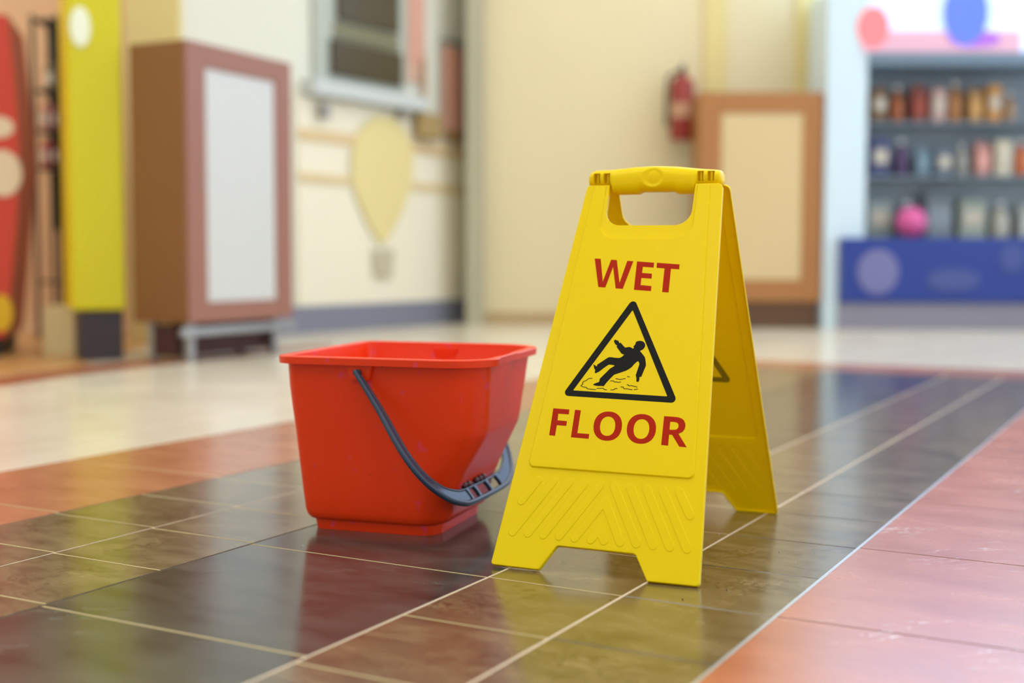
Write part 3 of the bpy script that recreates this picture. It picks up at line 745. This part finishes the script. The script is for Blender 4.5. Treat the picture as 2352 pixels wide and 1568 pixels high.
# counter front boards and mural
kf = wallthing('kiosk_counter_front', 'pale cream counter front with tan rails below the serving shelf', 'counter')
wbox('panel', 676, 250, 1070, 700, .02, PALE, kf)
wbox('rail', 680, 318, 1066, 344, .012, mat('tan_rail', (222, 196, 148), rough=.6), kf, base=.021)
wbox('rail', 680, 412, 1066, 432, .012, mat('tan_rail_2', (222, 200, 152), rough=.6), kf, base=.021)
slab('baseboard_left', LA[0], LA[1]-.05, LB[0], LB[1]-.05, 0, 0.16, SKIRT, t=.03)
mu = wallthing('painted_mural', 'yellow balloon-shaped mural with grey basket painted on the counter front', 'mural')
def wflat(name, px, m, proj, parent):
    bm = bmesh.new(); q = [onW(x, y) for x, y in px]
    v0 = [bm.verts.new((s, -sgn*.0335, z)) for s, z in q]; v1 = [bm.verts.new((s, -sgn*(.0335+proj), z)) for s, z in q]
    bm.faces.new(v0); bm.faces.new(v1[::-1])
    for i in range(len(q)): bm.faces.new((v0[i], v0[(i+1) % len(q)], v1[(i+1) % len(q)], v1[i]))
    return obj(name, bm, m, parent)
wflat('balloon', [(868+72*math.cos(t_), 375+108*math.sin(t_)) if math.sin(t_) < 0 else (868+72*math.cos(t_)*(1-.55*math.sin(t_)**2), 375+185*math.sin(t_)) for t_ in [i*2*math.pi/36 for i in range(36)]], mat('mural_yellow', (228, 212, 148), rough=.6), .004, mu)
wflat('basket', [(846, 574), (896, 574), (890, 640), (852, 640)], mat('mural_grey', (196, 186, 158), rough=.6), .004, mu)

# ---------------- tall poster cabinet on legs
BROWN = mat('brown_board', (132, 86, 36), rough=0.5, noise=0.05, nscale=6); MAUVE = mat('rose_brown_board', (152, 102, 84), rough=0.5)
POSTER = mat('pale_grey_panel', (206, 206, 200), rough=0.4)
def cabinet(name, label, cx_px, D, len_, dep, ang, z0, z1, bm_, fm, pm, inner, legs=True, steel=True):
    p = at(cx_px, 600, D); t = thing(name, label, 'cabinet', (p[0], p[1], 0), yawz+ang)
    box('body', (0, 0, z0), (len_, dep, z1), bm_, t, .006)
    il, ir, ib, it = inner
    # front frame: four boards
    box('frame', (0, -.014, z0), (il, -.0005, z1), fm, t, .002); box('frame', (len_-ir, -.014, z0), (len_, -.0005, z1), fm, t, .002)
    box('frame', (il+.0005, -.014, z1-it), (len_-ir-.0005, -.0005, z1), fm, t, .002); box('frame', (il+.0005, -.014, z0), (len_-ir-.0005, -.0005, z0+ib), fm, t, .002)
    box('panel', (il+.0005, -.007, z0+ib+.0005), (len_-ir-.0005, -.0005, z1-it-.0005), pm, t, .001)
    if legs:
        for x, y in ((.05, .03), (len_-.09, .03), (.05, dep-.07), (len_-.09, dep-.07)):
            box('leg', (x, y, 0), (x+.035, y+.035, z0-.0005), STEEL, t, .003)
        if steel: box('rail', (-.05, -.02, z0-.055), (len_+.02, .0, z0-.02), STEEL, t, .004)
        box('gap_shade', (.02, .08, .02), (len_-.03, dep-.09, z0-.01), mat('dark_maroon_shade', (70, 34, 28), rough=.6), t, .004)  # dark box put in for the shadow gap below the cabinet
    return t
cabinet('poster_cabinet', 'brown poster cabinet with pale grey panel and steel legs left of the bucket', 428, 5.25, .72, .295, math.atan2(.65, .32), .165, 1.335, BROWN, MAUVE, POSTER, (.12, .12, .085, .10))
# ---------------- second cabinet by the back wall
TAN = mat('amber_brown_board', (168, 112, 58), rough=.5); BEIGE = mat('beige_panel', (212, 188, 138), rough=.5)
D2 = 8.05; X0, zt = XD(1603, 212, D2); X1, _ = XD(1888, 212, D2)
cabinet('display_cabinet', 'amber brown display cabinet with beige panel against the back wall', 1603, D2, X1-X0,   .32, 0, .17, zt, TAN, TAN, BEIGE, (.14, .13, .14, .13), legs=False)
box('plinth', (0.01, .01, 0), (X1-X0-.01, .3, .169), mat('umber_plinth', (96, 66, 40), rough=.6), bpy.data.objects['display_cabinet'], .003)

# ---------------- fire extinguisher on the wall
D3 = 8.44; fx, fz = XD(1566, 325, D3); _, fz1 = XD(1566, 150, D3)
fe = thing('fire_extinguisher', 'red fire extinguisher hanging on the cream back wall', 'fire extinguisher', tuple(hall(fx, D3, fz)), yawz)
H = fz1-fz
bm = bmesh.new(); lathe(bm, [(.01, 0), (.072, .006), (.080, .03), (.080, H*.72), (.070, H*.80), (.035, H*.86), (.030, H*.88)], 28); shade(obj('cylinder', bm, mat('dull_red_paint', (150, 50, 40), rough=.35), fe))
bm = bmesh.new(); lathe(bm, [(.02, H*.88), (.024, H*.93), (.018, H*.97)], 16); bx(bm, (-.01, -.07, H*.95), (.01, .03, H*.97)); bx(bm, (-.008, -.075, H*.985), (.008, .02, H*1.0)); obj('valve', bm, mat('black_metal', (36, 34, 32), rough=.4), fe)
bm = bmesh.new(); tube(bm, [(-.02, 0, H*.92), (-.09, -.01, H*.86), (-.105, -.02, H*.6), (-.10, -.02, H*.2)], .012, 10); obj('hose', bm, mat('black_rubber', (40, 38, 30), rough=.6), fe)
bm = bmesh.new(); lathe(bm, [(.0812, H*.3), (.0812, H*.5)], 28); obj('label_band', bm, mat('cream_label', (196, 150, 120), rough=.5), fe)
box('bracket', (-.05, .06, H*.35), (.05, .155, H*.45), mat('olive_bracket', (120, 108, 60), rough=.5), fe, .003)

# ---------------- yellow terminal column, dark plinth, cream pillar behind
YB = mat('lemon_panel', (208, 198, 0), rough=.45)
p = at(166, 600, 5.30); yk = thing('yellow_kiosk', 'tall bright yellow kiosk with white oval lamp on a dark plinth', 'kiosk', (p[0], p[1], 0), yawz+.42)
box('body', (0, 0, .215), (.215, .33, 2.6), YB, yk, .012)
box('side_panel', (-.008, .01, .225), (-.0005, .33, 2.59), mat('golden_panel', (232, 200, 10), rough=.45), yk, .001)
box('plinth', (.03, .03, 0), (.205, .31, .2145), mat('black_purple_plinth', (52, 42, 48), rough=.4), yk, .004)
bm = bmesh.new()
pz = at(190, 60, 5.3)[2]
for i in range(1):
    vs0 = [bm.verts.new((.05+.042*math.cos(t_), -.0002, pz+.085*math.sin(t_))) for t_ in [k*2*math.pi/28 for k in range(28)]]
    vs1 = [bm.verts.new((.05+.038*math.cos(t_), -.014, pz+.080*math.sin(t_))) for t_ in [k*2*math.pi/28 for k in range(28)]]
    bm.faces.new(vs0); bm.faces.new(vs1[::-1])
    for k in range(28): bm.faces.new((vs0[k], vs0[(k+1) % 28], vs1[(k+1) % 28], vs1[k]))
obj('oval_lamp', bm, mat('white_lamp', (226, 232, 206), emit=.12), yk)
X0p, _ = XD(98, 700, 5.72); X1p, _ = XD(186, 700, 5.72)
slab('trim_4', X0p, 5.72, X1p, 5.72, 0, .22, mat('cream_block', (224, 204, 150), rough=.6), t=.25)
slab('trim_5', pxX(296, 6.6), 6.6, pxX(418, 6.6), 6.6, 0, ZC, YCREAM, t=.2)

# ---------------- red vending machine at the left edge
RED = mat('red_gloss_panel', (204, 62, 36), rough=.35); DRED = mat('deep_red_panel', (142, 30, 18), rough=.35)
p = at(8, 600, 5.6); vm = thing('vending_machine', 'red vending machine with white and yellow marks cut by the left edge', 'vending machine', (p[0], p[1], 0), yawz+math.pi+.253)
# profile seen from the side (y outward-depth, z)
prof = [(.0, .09), (.035, .35), (.085, .62), (.105, 1.0), (.08, 1.35), (.02, 1.50), (-.62, 1.50), (-.62, .09)]
bm = bmesh.new()
def zpx(y, D=5.6): return at(40, y, D)[2]
Wd = .55
side = [(0.0, .10), (0.0, 1.49), (-.0, 1.49)]
# body: plan is a slightly bulged box; width shrinks to the foot
secs = []
for z, w in ((.085, .00), (.14, .010), (.35, .034), (.62, .062), (.85, .075), (1.05, .075), (1.25, .062), (1.42, .048), (1.50, .040)):
    secs.append([bm.verts.new(q) for q in ((-w, -.0, z), (-w, -.58, z), (Wd, -.58, z), (Wd, 0, z))])
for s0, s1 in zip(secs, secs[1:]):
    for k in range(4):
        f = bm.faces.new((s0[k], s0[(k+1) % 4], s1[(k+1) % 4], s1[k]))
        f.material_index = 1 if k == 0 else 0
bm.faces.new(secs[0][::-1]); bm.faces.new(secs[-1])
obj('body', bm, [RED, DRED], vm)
box('foot_plinth', (.02, -.54, 0), (Wd-.03, -.03, .084), mat('black_foot', (40, 34, 26), rough=.6), vm, .004)
def vdisc(name, cx, cz, rx, rz, m, y=0.0008):
    bm = bmesh.new(); ts = [k*2*math.pi/28 for k in range(28)]
    v0 = [bm.verts.new((cx+rx*math.cos(t_), y, cz+rz*math.sin(t_))) for t_ in ts]; v1 = [bm.verts.new((cx+rx*math.cos(t_), y+.006, cz+rz*math.sin(t_))) for t_ in ts]
    bm.faces.new(v0[::-1]); bm.faces.new(v1)
    for k in range(28): bm.faces.new((v0[k], v0[(k+1) % 28], v1[(k+1) % 28], v1[k]))
    return obj(name, bm, m, vm)
WH = mat('warm_white_print', (226, 206, 176), rough=.5)
VMP = [('white_mark', 8, 398, 32, 52, WH), ('white_mark', -2, 292, 26, 24, WH), ('yellow_mark', 4, 718, 20, 42, mat('amber_print', (222, 178, 10), rough=.5))]
nv = np.array([-math.sin(yawz+math.pi+.253), math.cos(yawz+math.pi+.253), 0]); ev = np.array([nv[1], -nv[0], 0])
for nm, x, y, rx, ry, m_ in VMP:
    q = onplane(x, y, p, nv)-np.array([p[0], p[1], 0]); vdisc(nm, float(q @ ev), float(q[2]), rx*.0024, ry*.00195, m_)

# ---------------- dark rack with packets between the machine and the kiosk
p = at(80, 600, 6.9); rk = thing('wire_rack', 'dark metal rack standing between red machine and yellow kiosk', 'rack', (p[0], p[1], 0), yawz)
DK = mat('dark_green_metal', (52, 50, 34), rough=.5)
for x in (0, .135): box('post', (x, 0, 0), (x+.02, .02, 1.75), DK, rk, .002)
for x in (0, .135): box('post', (x, .25, 0), (x+.02, .27, 1.75), DK, rk, .002)
for z in (.30, .92, 1.12, 1.34, 1.72): box('shelf', (.001, .0205, z), (.154, .2495, z+.014), DK, rk, .002)
box('back_panel', (.001, .2705, .60), (.154, .29, 1.75), mat('olive_black_panel', (76, 70, 48), rough=.6), rk, .002)
def packet(name, label, cat, pos, w, d, h, col, group, rz, band=None):
    t = thing(name, label, cat, pos, rz, group)
    bm = bmesh.new()
    bx(bm, (-w/2, -d/2, 0), (w/2, d/2, h*.86), 0, min(w, d, h)*.12)
    bx(bm, (-w/2*.96, -d*.08, h*.85), (w/2*.96, d*.08, h), 0, 0)
    obj('pouch', bm, mat(name+'_film', col, rough=.4), t)
    box('band', (-w/2*.8, -d/2-.003, h*.25), (w/2*.8, -d/2-.0005, h*.6), mat(name+'_band', band or (230, 225, 210), rough=.5), t, 0)
    return t
for i, (x, y, z, c, nm) in enumerate(((.05, .10, .935, (196, 96, 96), 'rose'), (.105, .12, .935, (90, 40, 40), 'maroon'), (.05, .10, 1.135, (210, 150, 130), 'salmon'), (.11, .12, 1.135, (170, 90, 110), 'mauve'), (.075, .12, 1.355, (120, 108, 80), 'khaki'))):
    q = np.array([p[0], p[1], 0])+RT*x+FW*y; q[2] = z
    packet('snack_packet', '%s packet on the %s shelf of the dark rack' % (nm, {.935: 'lower', 1.135: 'middle', 1.355: 'upper'}[z]), 'packet', tuple(q), .045, .10, .15, c, 'packets on the dark rack', yawz)

# ---------------- lit shop front on the right
DS = 8.0
def SX(x): return pxX(x, DS)
def SZ(y): return pyZ(y, DS)
sx0 = SX(1893); RX = SX(2352)+1.2
shop = thing('shop_kiosk', 'lit shop kiosk with white-blue pillar, blue counter panel and stocked shelves', 'kiosk', tuple(hall(sx0, DS, 0)), yawz)
def sb(name, x0, y0, z0, x1, y1, z1, m, bev=.004): return box(name, (x0, y0, z0), (x1, y1, z1), m, shop, bev)
WB = mat('white_blue_lit_panel', (206, 226, 240), rough=.4, emit=.30)
pw = SX(1985)-sx0; Wt = RX-sx0
sb('pillar', 0, 0, 0.0, pw, .5, 2.14, mat('pale_blue_post', (196, 214, 222), rough=.35, emit=.14))  # faint glow added to the post to strengthen its floor reflection
ctop = SZ(545); cbot = SZ(692)
sb('plinth', SX(1925)-sx0, -.05, 0, Wt, -.0005, cbot-.0005, mat('grey_mauve_reflection', (136, 132, 146), rough=.3))  # mauve board stands in for the counter's reflection on the floor
cp = sb('counter_panel', SX(1925)-sx0, -.08, cbot, Wt, -.0005, ctop, mat('royal_blue_panel', (24, 52, 136), rough=.35))
sb('worktop', pw+.0005, 0, ctop-.03, Wt, .4195, ctop, mat('grey_worktop', (120, 130, 140), rough=.4))
sb('back_panel', pw+.0005, .42, ctop+.0005, Wt, .46, SZ(140), mat('grey_back', (150, 162, 168), rough=.5))
zs = [ctop+.0005, SZ(398), SZ(272), SZ(142)]
SHM = mat('grey_shelf', (110, 124, 134), rough=.4)
for z in zs[1:3]: sb('shelf', pw+.0005, .12, z-.02, Wt, .4195, z, SHM)
sb('canopy', pw+.0005, -.02, zs[3]-.02, Wt, .45, zs[3]+.06, mat('slate_canopy', (104, 124, 140), rough=.4))
fz0 = zs[3]+.0605
HZ = 2.14
sb('header_lightbox', -.0, -.03, HZ+.0005, Wt, .32, 3.7, mat('bright_lightbox', (190, 220, 255), rough=.4, emit=2.4))
fas = sb('fascia', pw+.0005, 0, fz0, Wt, .3, HZ, mat('backlit_fascia', (186, 206, 236), rough=.4, emit=.7))
def disc(name, px, py, rx, rz, m, parent, y=-.0008, t=.008, n=28):
    bm = bmesh.new(); cx = SX(px)-sx0; cz = SZ(py); ts = [k*2*math.pi/n for k in range(n)]
    v0 = [bm.verts.new((cx+rx*math.cos(a_), y, cz+rz*math.sin(a_))) for a_ in ts]; v1 = [bm.verts.new((cx+rx*math.cos(a_), y-t, cz+rz*math.sin(a_))) for a_ in ts]
    bm.faces.new(v0); bm.faces.new(v1[::-1])
    for k in range(n): bm.faces.new((v0[k], v0[(k+1) % n], v1[(k+1) % n], v1[k]))
    return obj(name, bm, m, parent)
disc('red_emblem', 1995, 62, .10, .13, mat('lit_coral', (226, 120, 124), emit=.35), fas)
disc('blue_emblem', 2203, 28, .14, .20, mat('lit_blue', (84, 110, 232), emit=.5), fas, y=-.0100)
x0_, x1_ = SX(1968)-sx0, SX(2330)-sx0
b_ = sb('pink_stripe', x0_, -.0085, SZ(118), x1_, -.0008, SZ(70), mat('lit_pink', (206, 160, 178), emit=.3), 0)
disc('violet_emblem', 2225, 88, .16, .05, mat('lit_violet', (150, 90, 190), emit=.5), fas, y=-.0095)
PB = mat('pale_violet_print', (112, 112, 160), rough=.4)
disc('print_circle', 2008, 622, .13, .14, PB, cp, y=-.0808)
disc('print_circle', 2180, 640, .17, .07, mat('slate_blue_print', (66, 78, 140), rough=.4), cp, y=-.0808)
disc('print_circle', 2312, 590, .08, .09, mat('slate_blue_print_2', (60, 74, 140), rough=.4), cp, y=-.0808)
# goods
rg = random.Random(11)
def shopthing(name, label, cat, x, y, z, grp): return thing(name, label, cat, tuple(hall(sx0+x, DS+y, z)), yawz, grp)
rows = [
 (3, 'top', zs[2]+.0003, [('brown', (120, 84, 44)), ('orange', (176, 98, 48)), ('rust', (140, 60, 40)), ('pale pink', (196, 160, 150)), ('caramel', (190, 130, 70)), ('ochre', (186, 140, 78)), ('amber', (200, 140, 60)), ('tan', (170, 140, 110))], .10),
 (2, 'middle', zs[1]+.0003, [('navy', (60, 66, 110)), ('purple', (84, 60, 100)), ('teal grey', (104, 128, 140)), ('slate', (96, 110, 124)), ('silver', (160, 160, 150)), ('coral', (196, 140, 130)), ('cream', (200, 190, 164)), ('orange', (206, 110, 60))], .11),
 (1, 'bottom', zs[0]+.0003, [('grey green', (140, 152, 146)), ('pale blue', (150, 164, 176)), ('steel grey', (124, 134, 140)), ('sage', (150, 160, 146)), ('ivory', (186, 184, 168)), ('pearl', (176, 180, 172)), ('sand', (190, 176, 150)), ('mint', (160, 180, 160))], .16)]
for n_, rname, z, cols, wd in rows:
    gap = (zs[n_]-z)*.82 if n_ < 3 else (zs[3]-.02-z)*.9
    x = pw+.09
    for i, (cn, cc) in enumerate(cols):
        yd = .33 if n_ == 1 else .27
        w = wd*rg.uniform(.85, 1.1); h = gap*rg.uniform(.66, .95)
        if i % 3 == 1:
            t = shopthing('bottle', '%s bottle on the %s shelf of the lit shop kiosk' % (cn, rname), 'bottle', x+w/2, yd, z, 'goods on the %s kiosk shelf' % rname)
            r = w*.42; bm = bmesh.new(); lathe(bm, [(r*.9, 0), (r, .01), (r, h*.6), (r*.8, h*.7), (r*.35, h*.82), (r*.33, h*.9)], 20); shade(obj('glass_body', bm, mat('bottle_'+cn.replace(' ', '_'), cc, rough=.25), t))
            bm = bmesh.new(); lathe(bm, [(r*.4, h*.9005), (r*.4, h)], 16); obj('cap', bm, METAL, t)
        elif i % 3 == 0:
            t = shopthing('carton', '%s carton on the %s shelf of the lit shop kiosk' % (cn, rname), 'carton', x+w/2, yd, z, 'goods on the %s kiosk shelf' % rname)
            box('box', (-w/2, -.07, 0), (w/2, .07, h*.9), mat('carton_'+cn.replace(' ', '_'), cc, rough=.5), t, .004)
            box('label_panel', (-w*.35, -.074, h*.3), (w*.35, -.0705, h*.65), mat('carton_label', (200, 190, 170), rough=.5), t, 0)
        else:
            t = packet('pouch_packet', '%s pouch on the %s shelf of the lit shop kiosk' % (cn, rname), 'packet', tuple(hall(sx0+x+w/2, DS+yd, z)), w, .11, h, cc, 'goods on the %s kiosk shelf' % rname, yawz, tuple(min(255, int(c_*1.15)) for c_ in cc))
        x += w*1.18+.01
bx_, bz_ = SX(2103)-sx0, ctop
t = shopthing('toy_ball', 'pink ball on the blue counter edge of the lit shop kiosk', 'ball', bx_, .11, ctop+.001, None)
bm = bmesh.new(); bmesh.ops.create_uvsphere(bm, u_segments=32, v_segments=20, radius=.10, matrix=Matrix.Translation((0, 0, .10))); shade(obj('shell', bm, mat('pink_vinyl', (214, 90, 150), rough=.35), t), 60)
bm = bmesh.new(); lathe(bm, [(.092, .045), (.1003, .075), (.092, .098-.04)], 24) if False else None
bm.free() if bm else None
